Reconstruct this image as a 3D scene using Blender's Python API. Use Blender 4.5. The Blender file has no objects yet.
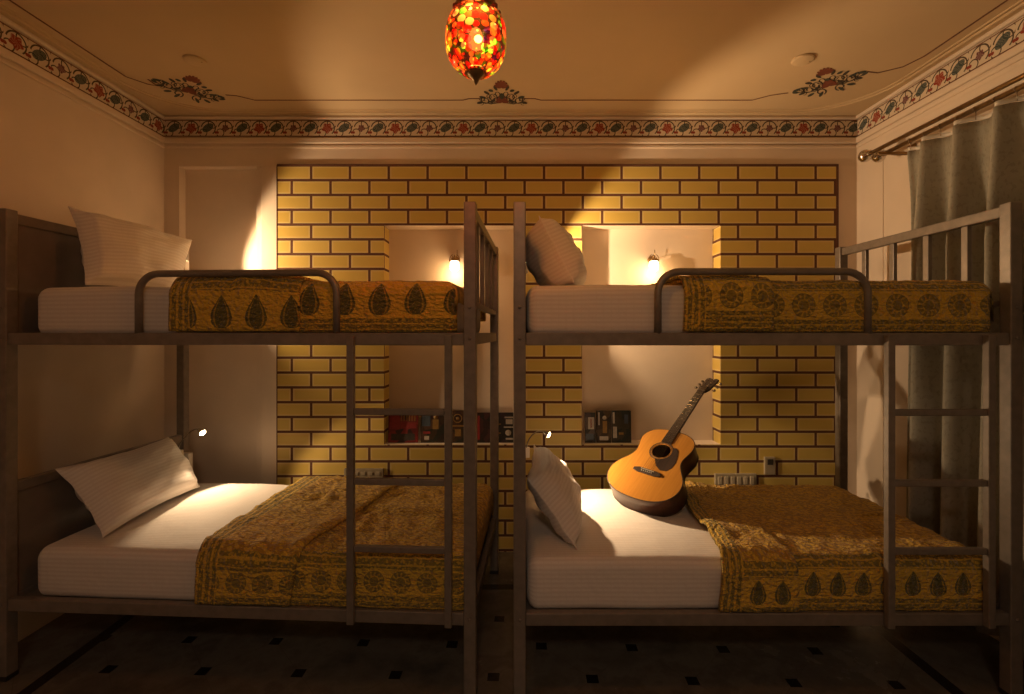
import bpy, bmesh, math, random
from mathutils import Vector, Matrix, Quaternion, noise
random.seed(7)
C = bpy.context.scene
COL = C.collection
PI = math.pi
F = 485.0; VX = 515.0; VY = 333.0; H = 1.44          # focal length in pixels, vanishing point, eye height

def P(x, y, d):                                      # measured picture point at a known distance -> metres
    return Vector(((x-VX)/F*d, d, H-(y-VY)/F*d))

# ------------------------------------------------------------------ node expressions
class E:
    nt = None
    def __init__(s, v): s.v = v
def _m(op, *a):
    n = E.nt.nodes.new('ShaderNodeMath'); n.operation = op
    for i, q in enumerate(a):
        if isinstance(q, E): E.nt.links.new(q.v, n.inputs[i])
        else: n.inputs[i].default_value = q
    return E(n.outputs[0])
E.__add__ = lambda a, b: _m('ADD', a, b)
E.__radd__ = lambda a, b: _m('ADD', a, b)
E.__sub__ = lambda a, b: _m('SUBTRACT', a, b)
E.__rsub__ = lambda a, b: _m('SUBTRACT', b, a)
E.__mul__ = lambda a, b: _m('MULTIPLY', a, b)
E.__rmul__ = lambda a, b: _m('MULTIPLY', a, b)
E.__truediv__ = lambda a, b: _m('DIVIDE', a, b)
def lt(a, b): return _m('LESS_THAN', a, b)
def gt(a, b): return _m('GREATER_THAN', a, b)
def ab(a): return _m('ABSOLUTE', a)
def fr(a): return _m('FRACT', a)
def fl(a): return _m('FLOOR', a)
def sq(a): return _m('SQRT', _m('MAXIMUM', a, 0.0))
def sn(a): return _m('SINE', a)
def mod(a, b): return _m('MODULO', a, b)
def mx(a, b): return _m('MAXIMUM', a, b)
def mn(a, b): return _m('MINIMUM', a, b)
def band(a, lo, hi): return gt(a, lo)*lt(a, hi)
def mixc(f, a, b):
    n = E.nt.nodes.new('ShaderNodeMix'); n.data_type = 'RGBA'
    if isinstance(f, E): E.nt.links.new(f.v, n.inputs[0])
    else: n.inputs[0].default_value = f
    for i, q in ((6, a), (7, b)):
        if isinstance(q, E): E.nt.links.new(q.v, n.inputs[i])
        else: n.inputs[i].default_value = (*q, 1)
    return E(n.outputs[2])

class Mat:
    def __init__(s, name, base=(.8,.8,.8), rough=.6, metal=0, spec=.5):
        s.m = bpy.data.materials.new(name); s.m.use_nodes = True
        s.nt = s.m.node_tree; E.nt = s.nt
        s.b = s.nt.nodes['Principled BSDF']
        s.b.inputs['Base Color'].default_value = (*base, 1)
        s.b.inputs['Roughness'].default_value = rough
        s.b.inputs['Metallic'].default_value = metal
        s.b.inputs['Specular IOR Level'].default_value = spec
    def set(s, k, e): s.nt.links.new(e.v, s.b.inputs[k])
    def coord(s, kind='Object'):
        n = s.nt.nodes.new('ShaderNodeTexCoord'); return E(n.outputs[kind])
    def sep(s, e):
        n = s.nt.nodes.new('ShaderNodeSeparateXYZ'); s.nt.links.new(e.v, n.inputs[0])
        return E(n.outputs[0]), E(n.outputs[1]), E(n.outputs[2])
    def comb(s, x, y, z=0.0):
        n = s.nt.nodes.new('ShaderNodeCombineXYZ')
        for i, q in enumerate((x, y, z)):
            if isinstance(q, E): s.nt.links.new(q.v, n.inputs[i])
            else: n.inputs[i].default_value = q
        return E(n.outputs[0])
    def noise(s, vec, scale, detail=3, rough=.5):
        n = s.nt.nodes.new('ShaderNodeTexNoise')
        if vec: s.nt.links.new(vec.v, n.inputs['Vector'])
        n.inputs['Scale'].default_value = scale; n.inputs['Detail'].default_value = detail
        n.inputs['Roughness'].default_value = rough
        return E(n.outputs[0])
    def vor(s, vec, scale, feature='F1', out=0):
        n = s.nt.nodes.new('ShaderNodeTexVoronoi'); n.feature = feature
        s.nt.links.new(vec.v, n.inputs['Vector']); n.inputs['Scale'].default_value = scale
        return E(n.outputs[out])
    def ramp(s, fac, stops, interp='LINEAR'):
        n = s.nt.nodes.new('ShaderNodeValToRGB'); r = n.color_ramp; r.interpolation = interp
        while len(r.elements) < len(stops): r.elements.new(.5)
        for e, (p, c) in zip(r.elements, stops): e.position = p; e.color = (*c, 1)
        s.nt.links.new(fac.v, n.inputs[0]); return E(n.outputs[0])
    def bump(s, h, strength=.3, dist=.01):
        n = s.nt.nodes.new('ShaderNodeBump'); n.inputs['Strength'].default_value = strength
        n.inputs['Distance'].default_value = dist
        s.nt.links.new(h.v, n.inputs['Height']); s.nt.links.new(n.outputs[0], s.b.inputs['Normal'])

def speckled(name, base, rough=.6, metal=0, amount=.15, scale=12, bump=.05, bscale=60, spec=.5):
    M = Mat(name, base, rough, metal, spec); co = M.coord()
    n = M.noise(co, scale, 4)
    d = tuple(c*(1-amount) for c in base); l = tuple(min(1, c*(1+amount)) for c in base)
    M.set('Base Color', M.ramp(n, [(.3, d), (.7, l)]))
    if bump: M.bump(M.noise(co, bscale, 4), bump, .005)
    return M.m

plaster = speckled('cream_plaster', (.74,.62,.50), .75, 0, .06, 3, .12, 25, .25)
ceilm = speckled('ceiling_plaster', (.62,.47,.29), .8, 0, .05, 2, .1, 20, .2)
metalm = speckled('grey_brown_painted_steel', (.23,.195,.165), .38, .25, .12, 30, .04, 120)
panelm = speckled('dark_grey_laminate', (.20,.165,.14), .5, 0, .1, 10, .03, 90)
brass = speckled('aged_brass', (.30,.19,.08), .35, .9, .2, 40, .1, 90)
chrome = speckled('polished_metal', (.62,.58,.52), .2, 1, .05, 40, 0)
whiteplast = speckled('white_plastic', (.72,.66,.58), .35, 0, .03, 20, 0)
blackm = speckled('black_plastic', (.02,.018,.016), .35, 0, .1, 20, 0)
darkslot = speckled('dark_socket_hole', (.03,.025,.02), .6, 0, .1, 20, 0)
lineb = speckled('brown_line_paint', (.16,.06,.03), .7, 0, .1, 30, 0)
inkm = speckled('dark_ink_paint', (.055,.045,.035), .7, 0, .2, 30, 0)
redm = speckled('red_flower_paint', (.20,.055,.03), .7, 0, .2, 30, 0)
greenm = speckled('blue_green_leaf_paint', (.055,.065,.055), .7, 0, .2, 30, 0)
boardm = speckled('beige_switchboard_plastic', (.34,.28,.19), .4, 0, .05, 20, 0)
boardm2 = speckled('beige_switch_plastic', (.42,.35,.25), .4, 0, .05, 20, 0)
creamp = speckled('pale_cream_paint', (.70,.58,.44), .7, 0, .05, 30, 0)

def sheet_mat():
    M = Mat('white_striped_sateen', (.8,.76,.72), .7, 0, .3)
    M.b.inputs['Sheen Weight'].default_value = .2
    u, v, w = M.sep(M.coord('UV'))
    st = gt(sn(v*(2*PI/.018)), 0.0)
    st2 = gt(sn(u*(2*PI/.03)), .93)
    wr = M.noise(M.coord(), 9, 3)
    M.set('Base Color', mixc(mx(st*.7, st2*.35), (.80,.75,.71), (.70,.64,.60)))
    M.bump(st*.04+wr*1.1, .5, .012)
    return M.m
sheetm = sheet_mat()

def brick_mat():
    M = Mat('yellow_glazed_brick', rough=.45, spec=.35)
    uv = M.coord('UV')
    n = M.nt.nodes.new('ShaderNodeTexBrick'); M.nt.links.new(uv.v, n.inputs['Vector'])
    n.offset = .5; n.offset_frequency = 2; n.squash = 1
    n.inputs['Scale'].default_value = 1; n.inputs['Brick Width'].default_value = .2553
    n.inputs['Row Height'].default_value = .0974; n.inputs['Mortar Size'].default_value = .0090
    n.inputs['Mortar Smooth'].default_value = .15; n.inputs['Bias'].default_value = 0
    n.inputs['Color1'].default_value = (.58,.40,.09,1); n.inputs['Color2'].default_value = (.64,.46,.12,1)
    n.inputs['Mortar'].default_value = (.12,.048,.025,1)
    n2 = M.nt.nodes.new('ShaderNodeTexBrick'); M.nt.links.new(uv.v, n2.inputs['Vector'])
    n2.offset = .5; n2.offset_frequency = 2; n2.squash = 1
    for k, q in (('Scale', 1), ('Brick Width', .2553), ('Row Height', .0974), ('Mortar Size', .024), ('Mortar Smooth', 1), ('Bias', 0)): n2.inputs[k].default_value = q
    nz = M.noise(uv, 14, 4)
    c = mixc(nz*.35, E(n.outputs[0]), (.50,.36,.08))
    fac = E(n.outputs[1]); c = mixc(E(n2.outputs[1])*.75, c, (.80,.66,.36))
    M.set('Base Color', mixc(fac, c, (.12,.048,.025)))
    M.set('Roughness', fac*.4+.42)
    M.bump((1-fac)*1.0+nz*.12, .6, .006)
    return M.m
brickm = brick_mat()
mortarm = speckled('dark_brown_mortar', (.12,.048,.025), .8, 0, .1, 30, 0)

def quilt_mat(name, motif, p, hw):
    M = Mat(name, rough=.85, spec=.15); M.b.inputs['Sheen Weight'].default_value = .25
    uv = M.coord('UV'); u, v, w = M.sep(uv)
    yel = (.80,.50,.06); dk = (.27,.20,.045); br = (.54,.30,.045); mo = (.16,.14,.04)
    wob = M.noise(uv, 9, 2)-.5
    vv = v+wob*.012; uu = u+wob*.01
    # field: dense little sprigs
    st = M.comb(u*.8+v*.3, v, 0.0)
    e = M.vor(st, 66, 'F1')
    field = mixc(gt(e, .52), yel, br); field = mixc(lt(e, .16), field, (.60,.34,.04))
    # dense border bands
    bd = M.vor(M.comb(u, v*1.6, 0.0), 80, 'F1')
    border = mixc(gt(bd, .45), (.58,.38,.05), dk)
    border = mixc(gt(sn(v*(2*PI/.023)), .75), border, (.70,.44,.06))
    x = (fr(u/p)-.5)*p; y = vv-.105
    if motif == 'drop':
        t = mn(mx((y+hw)/(2*hw), 0.0), 1.0)
        wd = sq(t)*(1-t)*(1.75*hw)
        r = ab(x)/(wd+.0005)
        inside = lt(r, 1.0)*band(t, .01, .99)
        det = band(r, .60, .76)*.8+lt(M.vor(M.comb(x, y, 0.0), 120), .25)*.6
        row = mixc(inside*(1-mn(det, 1.0)*.6), yel, mo)
    else:
        r = sq(x*x+y*y)
        inside = lt(r, hw)
        an = _m('ARCTAN2', y, x); det = gt(sn(an*12+r*90), .3)*band(r, hw*.55, hw*.93)*.8+band(r, hw*.44, hw*.55)*.9+lt(M.vor(M.comb(x, y, 0.0), 100), .25)*.6
        row = mixc(inside*(1-mn(det, 1.0)*.75)*.85, yel, (.24,.18,.045))
    lo, hi = .105-hw*1.18, .105+hw*1.18
    inb = mx(lt(vv, lo), band(vv, hi, hi+.05))
    col = mixc(band(vv, lo, hi), field, row)
    col = mixc(inb, col, border)
    b2 = M.vor(M.comb(u*1.8, v, 0.0), 75, 'F1')
    side = mixc(gt(b2, .47), (.62,.40,.05), dk)
    side = mixc(gt(sn(u*(2*PI/.026)), .45), side, (.74,.46,.06))
    col = mixc(lt(uu, .085), col, side)
    M.set('Base Color', col)
    wr = M.noise(M.comb(u*1.3, v*2.0, 0.0), 38, 3); fw = M.noise(M.comb(u*2.2, v, 0.0), 13, 2)
    M.bump(wr*1.1+fw*.6+e*.3, 1.0, .028)
    return M.m
quilt_big = quilt_mat('mustard_print_large_teardrops', 'drop', .145, .066)
quilt_drop = quilt_mat('mustard_print_teardrops', 'drop', .1, .048)
quilt_round = quilt_mat('mustard_print_rosettes', 'round', .124, .047)
quilt_round_small = quilt_mat('mustard_print_small_rosettes', 'round', .108, .042)

def vine_mat():
    M = Mat('painted_vine_border', rough=.75, spec=.2)
    u, v, w = M.sep(M.coord('UV'))
    cs = .112
    k = mod(fl(u/cs), 4.0)
    x = (fr(u/cs)-.5)*cs; y = v-.054
    bg = (.66,.56,.43)
    xr = x*.85+y*.52; yr = y*.85-x*.52
    leaf = lt((xr/.040)*(xr/.040)+((yr-.004)/.024)*((yr-.004)/.024), 1.0)
    vein = lt(ab(sn(xr*420+ab(yr)*300)), .25)*.6
    rr = sq(x*x+(y-.0)*(y-.0))
    ang = _m('ARCTAN2', y, x)
    pet = rr*(1+.16*sn(ang*5))
    isf = mx(lt(ab(k-1.0), .5), lt(ab(k-3.0), .5))
    big = lt(ab(k-1.0), .5)
    flower = lt(pet, .021+big*.010)
    dots = lt(sq((ab(x)-.050)*(ab(x)-.050)+(y+.028)*(y+.028)), .0085)
    ring = band(rr, .0425, .050)*gt(x*.6+y, -.018)
    ring2 = band(sq((x-.03)*(x-.03)+(y-.03)*(y-.03)), .027, .033)*gt(y, -.04)
    ring3 = band(sq((x+.034)*(x+.034)+(y+.03)*(y+.03)), .022, .028)
    c = mixc(mx(ring, mx(ring2, ring3)), bg, (.10,.07,.045))
    c = mixc(dots, c, (.26,.05,.03))
    c = mixc(leaf*(1-isf)*(1-vein), c, (.055,.075,.07))
    fc = mixc(big, (.16,.055,.06), (.32,.05,.025))
    fin = gt(sn(ang*8+rr*260), .2)*.45
    c = mixc(flower*isf*(1-fin*.6), c, fc)
    edge = mx(lt(v, .005), gt(v, .103))
    c = mixc(edge, c, (.16,.06,.03))
    M.set('Base Color', c); return M.m
vinem = vine_mat()

def floor_mat():
    M = Mat('pale_marble_with_black_insets', rough=.22, spec=.5)
    co = M.coord(); X, Y, Z = M.sep(co)
    a = .4127; th = math.radians(1.6)
    # staggered grid of small black diamonds; columns converge straight ahead
    ox, oy = FX0, FY0
    x = (X-ox)*math.cos(th)-(Y-oy)*math.sin(th); y = (X-ox)*math.sin(th)+(Y-oy)*math.cos(th)
    def dia(sx, sy):
        gx = ab(fr(x/a+sx)-.5)*a; gy = ab(fr(y/a+sy)-.5)*a
        return lt(mx(gx, gy), .0245)
    d = mx(dia(.5, .5), dia(0.0, 0.0))
    p = (x+y)*(1/a); q = (x-y)*(1/a)
    jt = mx(gt(ab(fr(p)-.5), .4955), gt(ab(fr(q)-.5), .4955))
    nz = M.noise(co, 2.2, 6, .62)
    vein = M.ramp(nz, [(.35, (.09,.082,.07)), (.5, (.17,.15,.125)), (.56, (.12,.105,.09)), (.7, (.22,.19,.16))])
    c = mixc(jt*.55, vein, (.10,.085,.07))
    L, R, B = -1.96, 1.77, 2.75
    sw = .028
    inside = gt(X, L)*lt(X, R)*lt(Y, B)
    c = mixc(d*inside, c, (.012,.010,.010))
    l1 = lt(ab(X-L), sw)*lt(Y, B+sw); l2 = lt(ab(X-R), sw)*lt(Y, B+sw)
    l3 = lt(ab(Y-B), sw)*gt(X, L-sw)*lt(X, R+sw)
    c = mixc(mx(l1, mx(l2, l3)), c, (.02,.014,.012))
    M.set('Base Color', c); M.set('Roughness', nz*.2+.15)
    return M.m
FX0 = (541.4-VX)/(646-VY)*H; FY0 = H*F/(646-VY)
floorm = floor_mat()

def wood_mat(name, c1, c2, rough=.3, scale=18, axis=0):
    M = Mat(name, rough=rough, spec=.5); M.b.inputs['Coat Weight'].default_value = .12
    x, y, z = M.sep(M.coord())
    n = M.noise(M.comb(x*6, y*.35, z), scale, 4)
    M.set('Base Color', M.ramp(n, [(.3, c1), (.7, c2)])); return M.m
spruce = wood_mat('amber_spruce', (.50,.205,.03), (.58,.26,.045))
mahog = wood_mat('dark_mahogany', (.045,.018,.01), (.09,.035,.018))
rosewood = wood_mat('rosewood', (.022,.012,.008), (.05,.025,.016), .6)
neckwood = wood_mat('neck_wood', (.10,.04,.015), (.15,.06,.025))

def curtain_mat():
    M = Mat('grey_green_woven_curtain', rough=.9, spec=.1)
    u, v, w = M.sep(M.coord('UV'))
    n = M.noise(M.comb(u*3, v, 0.0), 40, 4); n2 = M.noise(M.comb(u, v, 0.0), 7, 5, .7)
    c = mixc(n2, (.34,.32,.26), (.56,.52,.43)); c = mixc(gt(n, .57)*.22, c, (.16,.12,.08))
    M.set('Base Color', c); M.bump(n, .3, .003)
    tr = M.nt.nodes.new('ShaderNodeBsdfTranslucent'); M.nt.links.new(c.v, tr.inputs[0])
    ms = M.nt.nodes.new('ShaderNodeMixShader'); ms.inputs[0].default_value = .25
    M.nt.links.new(M.b.outputs[0], ms.inputs[1]); M.nt.links.new(tr.outputs[0], ms.inputs[2])
    M.nt.links.new(ms.outputs[0], M.nt.nodes['Material Output'].inputs[0])
    return M.m
curtainm = curtain_mat()

def emit_mat(name, col, strength):
    M = Mat(name, col, .3); M.b.inputs['Emission Color'].default_value = (*col, 1)
    M.b.inputs['Emission Strength'].default_value = strength; return M.m
bulbm = emit_mat('lit_led_face', (1,.80,.45), 30)
sconceglass = emit_mat('lit_frosted_glass', (1,.72,.38), 9)
globebulb = emit_mat('lit_warm_bulb', (1,.75,.4), 22)

def mosaic_mat():
    M = Mat('lit_mosaic_glass', rough=.15)
    uv = M.coord('UV')
    n = M.nt.nodes.new('ShaderNodeTexVoronoi'); M.nt.links.new(uv.v, n.inputs['Vector'])
    n.inputs['Scale'].default_value = 50; n.inputs['Randomness'].default_value = .55
    r, g, b = M.sep(E(n.outputs[1]))
    c = M.ramp(r, [(0, (.70,.02,.01)), (.28, (.95,.12,.02)), (.44, (1,.36,.06)), (.60, (.90,.60,.16)), (.72, (.14,.42,.03)), (.88, (.12,.02,.05))], 'CONSTANT')
    gap = gt(E(n.outputs[0]), .56)
    c2 = mixc(gap, c, (.10,.035,.01))
    M.set('Base Color', mixc(.6, c2, (.01,.005,.003)))
    M.set('Emission Color', c2); M.b.inputs['Emission Strength'].default_value = .15
    tb = M.nt.nodes.new('ShaderNodeBsdfTransparent'); M.nt.links.new(c2.v, tb.inputs[0])
    ms = M.nt.nodes.new('ShaderNodeMixShader'); ms.inputs[0].default_value = .45
    M.nt.links.new(M.b.outputs[0], ms.inputs[1]); M.nt.links.new(tb.outputs[0], ms.inputs[2])
    M.nt.links.new(ms.outputs[0], M.nt.nodes['Material Output'].inputs[0])
    return M.m
mosaicm = mosaic_mat()
def glass_mat():
    M = Mat('dark_window_glass', (.9,.92,.95), .05); M.b.inputs['Transmission Weight'].default_value = 1
    return M.m
glassm = glass_mat()
clearglass = glassm

# ------------------------------------------------------------------ mesh helpers
class MB:
    def __init__(s): s.bm = bmesh.new(); s.uv = s.bm.loops.layers.uv.new('UVMap')
    def face(s, pts, mi=0, uvs=None, smooth=False):
        f = s.bm.faces.new([s.bm.verts.new(p) for p in pts]); f.material_index = mi; f.smooth = smooth
        if uvs:
            for l, q in zip(f.loops, uvs): l[s.uv].uv = q
        return f
    def box(s, a, b, mi=0, M=None):
        x0, y0, z0 = a; x1, y1, z1 = b
        v = [Vector(p) for p in ((x0,y0,z0),(x1,y0,z0),(x1,y1,z0),(x0,y1,z0),(x0,y0,z1),(x1,y0,z1),(x1,y1,z1),(x0,y1,z1))]
        if M: v = [M@p for p in v]
        v = [s.bm.verts.new(p) for p in v]
        for idx in ((0,3,2,1),(4,5,6,7),(0,1,5,4),(1,2,6,5),(2,3,7,6),(3,0,4,7)):
            f = s.bm.faces.new([v[i] for i in idx]); f.material_index = mi
            for l in f.loops:
                c = l.vert.co; n = idx
                l[s.uv].uv = (c.x, c.y+c.z)
        return s
    def tube(s, pts, r, n=10, mi=0, cap=True, flat=None):
        pts = [Vector(p) for p in pts]; rings = []
        rs = r if isinstance(r, (list, tuple)) else [r]*len(pts)
        t0 = (pts[1]-pts[0]).normalized()
        ref = Vector((0,0,1)) if abs(t0.z) < .9 else Vector((1,0,0))
        nrm = (ref-t0*ref.dot(t0)).normalized()
        for i, p in enumerate(pts):
            if i == 0: t = pts[1]-pts[0]
            elif i == len(pts)-1: t = pts[-1]-pts[-2]
            else: t = (pts[i+1]-p).normalized()+(p-pts[i-1]).normalized()
            t.normalize(); nrm = (nrm-t*nrm.dot(t)).normalized(); bn = t.cross(nrm)
            rings.append([s.bm.verts.new(p+(nrm*math.cos(2*PI*k/n)+bn*math.sin(2*PI*k/n))*rs[i]) for k in range(n)])
        for a, b in zip(rings, rings[1:]):
            for k in range(n):
                f = s.bm.faces.new((a[k], a[(k+1)%n], b[(k+1)%n], b[k])); f.smooth = True; f.material_index = mi
        if cap:
            s.bm.faces.new(rings[0][::-1]).material_index = mi; s.bm.faces.new(rings[-1]).material_index = mi
        return s
    def lathe(s, prof, o=(0,0,0), n=32, mi=0, axis=None, uvs=False):
        o = Vector(o); R = Matrix.Identity(3)
        if axis is not None: R = Vector((0,0,1)).rotation_difference(Vector(axis)).to_matrix()
        rings = []
        for r, z in prof:
            rings.append([s.bm.verts.new(o+R@Vector((r*math.cos(2*PI*k/n), r*math.sin(2*PI*k/n), z))) for k in range(n)])
        ln = 0; rm = max(r for r, z in prof)
        for j, (a, b) in enumerate(zip(rings, rings[1:])):
            l2 = ln+math.hypot(prof[j+1][0]-prof[j][0], prof[j+1][1]-prof[j][1])
            for k in range(n):
                f = s.bm.faces.new((a[k], a[(k+1)%n], b[(k+1)%n], b[k])); f.smooth = True; f.material_index = mi
                for l, q in zip(f.loops, ((k, ln), (k+1, ln), (k+1, l2), (k, l2))):
                    l[s.uv].uv = (q[0]/n*2*PI*rm*.85, q[1])
            ln = l2
        for rg, pr, rev in ((rings[0], prof[0], True), (rings[-1], prof[-1], False)):
            if pr[0] > 1e-4:
                f = s.bm.faces.new(rg[::-1] if rev else rg); f.material_index = mi
        return s
    def grid(s, fn, nu, nv, uvf=None, mi=0, closed=False):
        vs = [[s.bm.verts.new(fn(i/nu, j/nv)) for j in range(nv+1)] for i in range(nu+1)]
        for i in range(nu):
            for j in range(nv):
                f = s.bm.faces.new((vs[i][j], vs[i+1][j], vs[i+1][j+1], vs[i][j+1])); f.smooth = True; f.material_index = mi
                if uvf:
                    for l, (a, b) in zip(f.loops, ((i,j),(i+1,j),(i+1,j+1),(i,j+1))): l[s.uv].uv = uvf(a/nu, b/nv)
        return s
    def prism(s, poly, d, M=None, mi=0, mi_side=None):      # polygon in xy, thickness d along +z
        M = M or Matrix.Identity(4)
        lo = [s.bm.verts.new(M@Vector((x, y, 0))) for x, y in poly]; hi = [s.bm.verts.new(M@Vector((x, y, d))) for x, y in poly]
        s.bm.faces.new(lo[::-1]).material_index = mi; s.bm.faces.new(hi).material_index = mi
        n = len(poly)
        for i in range(n):
            s.bm.faces.new((lo[i], lo[(i+1)%n], hi[(i+1)%n], hi[i])).material_index = mi if mi_side is None else mi_side
        return s
    def build(s, name, mats, parent=None, bevel=0, seg=2, sub=0, solid=0, smooth=False, recalc=True, weld=False):
        if weld: bmesh.ops.remove_doubles(s.bm, verts=s.bm.verts, dist=1e-5)
        if recalc: bmesh.ops.recalc_face_normals(s.bm, faces=s.bm.faces)
        me = bpy.data.meshes.new(name); s.bm.to_mesh(me); s.bm.free()
        for m in (mats if isinstance(mats, (list, tuple)) else [mats]): me.materials.append(m)
        if smooth:
            for p in me.polygons: p.use_smooth = True
        o = bpy.data.objects.new(name, me); COL.objects.link(o)
        if parent: o.parent = parent
        if bevel:
            b = o.modifiers.new('Bevel', 'BEVEL'); b.width = bevel; b.segments = seg; b.limit_method = 'ANGLE'
        if solid:
            q = o.modifiers.new('Solid', 'SOLIDIFY'); q.thickness = solid; q.offset = 0
        if sub:
            q = o.modifiers.new('Sub', 'SUBSURF'); q.levels = sub; q.render_levels = sub
        return o

def tag(o, label, cat, group=None):
    o['label'] = label; o['category'] = cat
    if group: o['group'] = group
    return o
def thing(name, loc, label, cat, group=None, rz=0):
    o = bpy.data.objects.new(name, None); COL.objects.link(o); o.location = loc; o.rotation_euler = (0, 0, rz)
    o.empty_display_size = .05
    return tag(o, label, cat, group)
def struct(o): o['kind'] = 'structure'; return o
def copy_tree(o, parent=None):
    c = o.copy(); COL.objects.link(c); c.parent = parent
    for ch in list(o.children): copy_tree(ch, c)
    return c

# ------------------------------------------------------------------ the room
S = 152.0; DW = F/S                                 # back wall scale and distance
XL = (163-VX)/S; XR = (858-VX)/S
ZC = H+217/S                                        # ceiling
YF = -2.4                                           # wall behind the camera
def wx(px): return (px-VX)/S
def wz(py): return H-(py-VY)/S
bx0, bx1, bz1 = wx(277), wx(837), wz(165.3)
n1 = (wx(384), wx(522)); n2 = (wx(582), wx(720.5)); nz0, nz1 = wz(444.5), wz(225.5)
ND = .13
PW = DW+.012

struct(MB().box((XL-.3, YF, -.1), (XR+.4, DW+.3, 0)).build('floor', floorm))
struct(MB().box((XL-.3, YF, ZC), (XR+.4, DW+.3, ZC+.1)).build('ceiling', ceilm))
struct(MB().box((XL-.2, YF, 0), (XL, DW+.25, ZC)).build('wall_left', plaster))
struct(MB().box((XL-.2, YF-.15, 0), (XR+.4, YF, ZC)).build('wall_front', plaster))
# back wall: plaster with a shallow tall recess on the left and a brick facing with two niches
wb = MB()
rx0, rx1, rz1 = wx(178), wx(254.5), wz(166)
wb.box((XL, PW, rz1), (bx0, DW+.25, ZC)); wb.box((bx0, PW, bz1), (bx1, DW+.25, ZC)); wb.box((bx1, PW, 0), (XR, DW+.25, ZC))
wb.box((XL, PW, 0), (rx0, DW+.25, rz1)); wb.box((rx0, PW+.06, 0), (rx1, DW+.25, rz1)); wb.box((rx1, PW+.012, 0), (bx0, DW+.25, rz1))
wb.box((bx0, DW+ND, 0), (bx1, DW+.25, bz1))
wall_back = struct(wb.build('wall_back', plaster))
struct(MB().box((wx(261), PW-.012, 0), (bx0, PW+.02, rz1)).build('trim_1', plaster, bevel=.003))
br = MB()
xs = [bx0, n1[0], n1[1], n2[0], n2[1], bx1]; zs = [0, nz0, nz1, bz1]
uo = .862-.1277+.0
def buv(x, z): return (x+wx(0)*0+ (.8302-.1277), bz1-z)
for i in range(5):
    for j in range(3):
        if j == 1 and i in (1, 3): continue
        q = [(xs[i], zs[j]), (xs[i+1], zs[j]), (xs[i+1], zs[j+1]), (xs[i], zs[j+1])]
        br.face([(x, DW, z) for x, z in q], 0, [buv(x, z) for x, z in q])
for (a, b) in (n1, n2):
    for x, sgn in ((a, 1), (b, -1)):
        q = [(0, nz0), (ND, nz0), (ND, nz1), (0, nz1)]
        br.face([(x, DW+d, z) for d, z in q], 0, [buv(x+sgn*d+sgn*.02, z) for d, z in q])
    for z in (nz0, nz1):
        br.face([(a, DW, z), (b, DW, z), (b, DW+ND, z), (a, DW+ND, z)], 1)
br.face([(bx0, DW, 0), (bx0, DW+ND, 0), (bx0, DW+ND, bz1), (bx0, DW, bz1)], 2)
br.face([(bx1, DW, 0), (bx1, DW+ND, 0), (bx1, DW+ND, bz1), (bx1, DW, bz1)], 2)
br.face([(bx0, DW, bz1), (bx1, DW, bz1), (bx1, DW+ND, bz1), (bx0, DW+ND, bz1)], 2)
br.build('brick_facing', [brickm, plaster, mortarm], wall_back, recalc=False)
fr_ = MB(); t = .012
fr_.box((bx0, DW-.002, bz1-.004), (bx1, DW+.004, bz1+.008)); fr_.box((bx1-.006, DW-.002, 0), (bx1+.010, DW+.004, bz1+.008)); fr_.box((bx0-.003, DW-.002, 0), (bx0+.003, DW+.004, bz1))
fr_.build('brick_edging', mortarm, wall_back)
# right wall with the window recess
ry1 = 2.975; ry0 = .55; rzt = 2.57; rd = .004
wr = MB()
wr.box((XR, ry1, 0), (XR+.3, DW+.25, ZC)); wr.box((XR, ry0, rzt), (XR+.3, ry1, ZC)); wr.box((XR, YF, 0), (XR+.3, ry0, ZC))
wr.box((XR+rd, ry0, 0), (XR+.3, ry1, .75)); wr.box((XR+rd, ry0, 2.25), (XR+.3, ry1, rzt))
wr.box((XR+rd, 2.58, .75), (XR+.3, ry1, 2.25)); wr.box((XR+rd, ry0, .75), (XR+.3, .95, 2.25))
struct(wr.build('wall_right', plaster))
wn = MB(); wn.box((XR+.16, .95, .75), (XR+.2, 2.58, .80)); wn.box((XR+.16, .95, 2.20), (XR+.2, 2.58, 2.25))
for y in (.95, 1.47, 2.0, 2.53): wn.box((XR+.16, y, .80), (XR+.2, y+.05, 2.20))
win = struct(wn.build('window_1', whiteplast, bevel=.004))
MB().box((XR+.175, 1.0, .80), (XR+.181, 2.53, 2.20)).build('pane', glassm, win)

bm_ = MB(); bm_.box((XR-.045, YF+.05, rzt), (XR+.05, ry1, rzt+.045)); struct(bm_.build('trim_11', plaster, bevel=.004))
# cornice: painted vine band on three walls, with thin plain mouldings
zb0, zb1 = wz(136.5), wz(120.5); bh = .108; zb1 = zb0+bh
vb = MB(); e = .003
vb.face([(XL+e, DW-.0, zb0), (XR-e, DW-.0, zb0), (XR-e, DW-.0, zb1), (XL+e, DW-.0, zb1)], 0, [(XL+9.02, 0), (XR+9.02, 0), (XR+9.02, bh), (XL+9.02, bh)])
vb.face([(XL+e, YF, zb0), (XL+e, DW, zb0), (XL+e, DW, zb1), (XL+e, YF, zb1)], 0, [(0, 0), (DW-YF, 0), (DW-YF, bh), (0, bh)])
vb.face([(XR-e, DW, zb0), (XR-e, YF, zb0), (XR-e, YF, zb1), (XR-e, DW, zb1)], 0, [(0, 0), (DW-YF, 0), (DW-YF, bh), (0, bh)])
o = struct(vb.build('trim_2', vinem, recalc=False))
q = o.modifiers.new('Solid', 'SOLIDIFY'); q.thickness = .002; q.offset = 0
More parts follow.
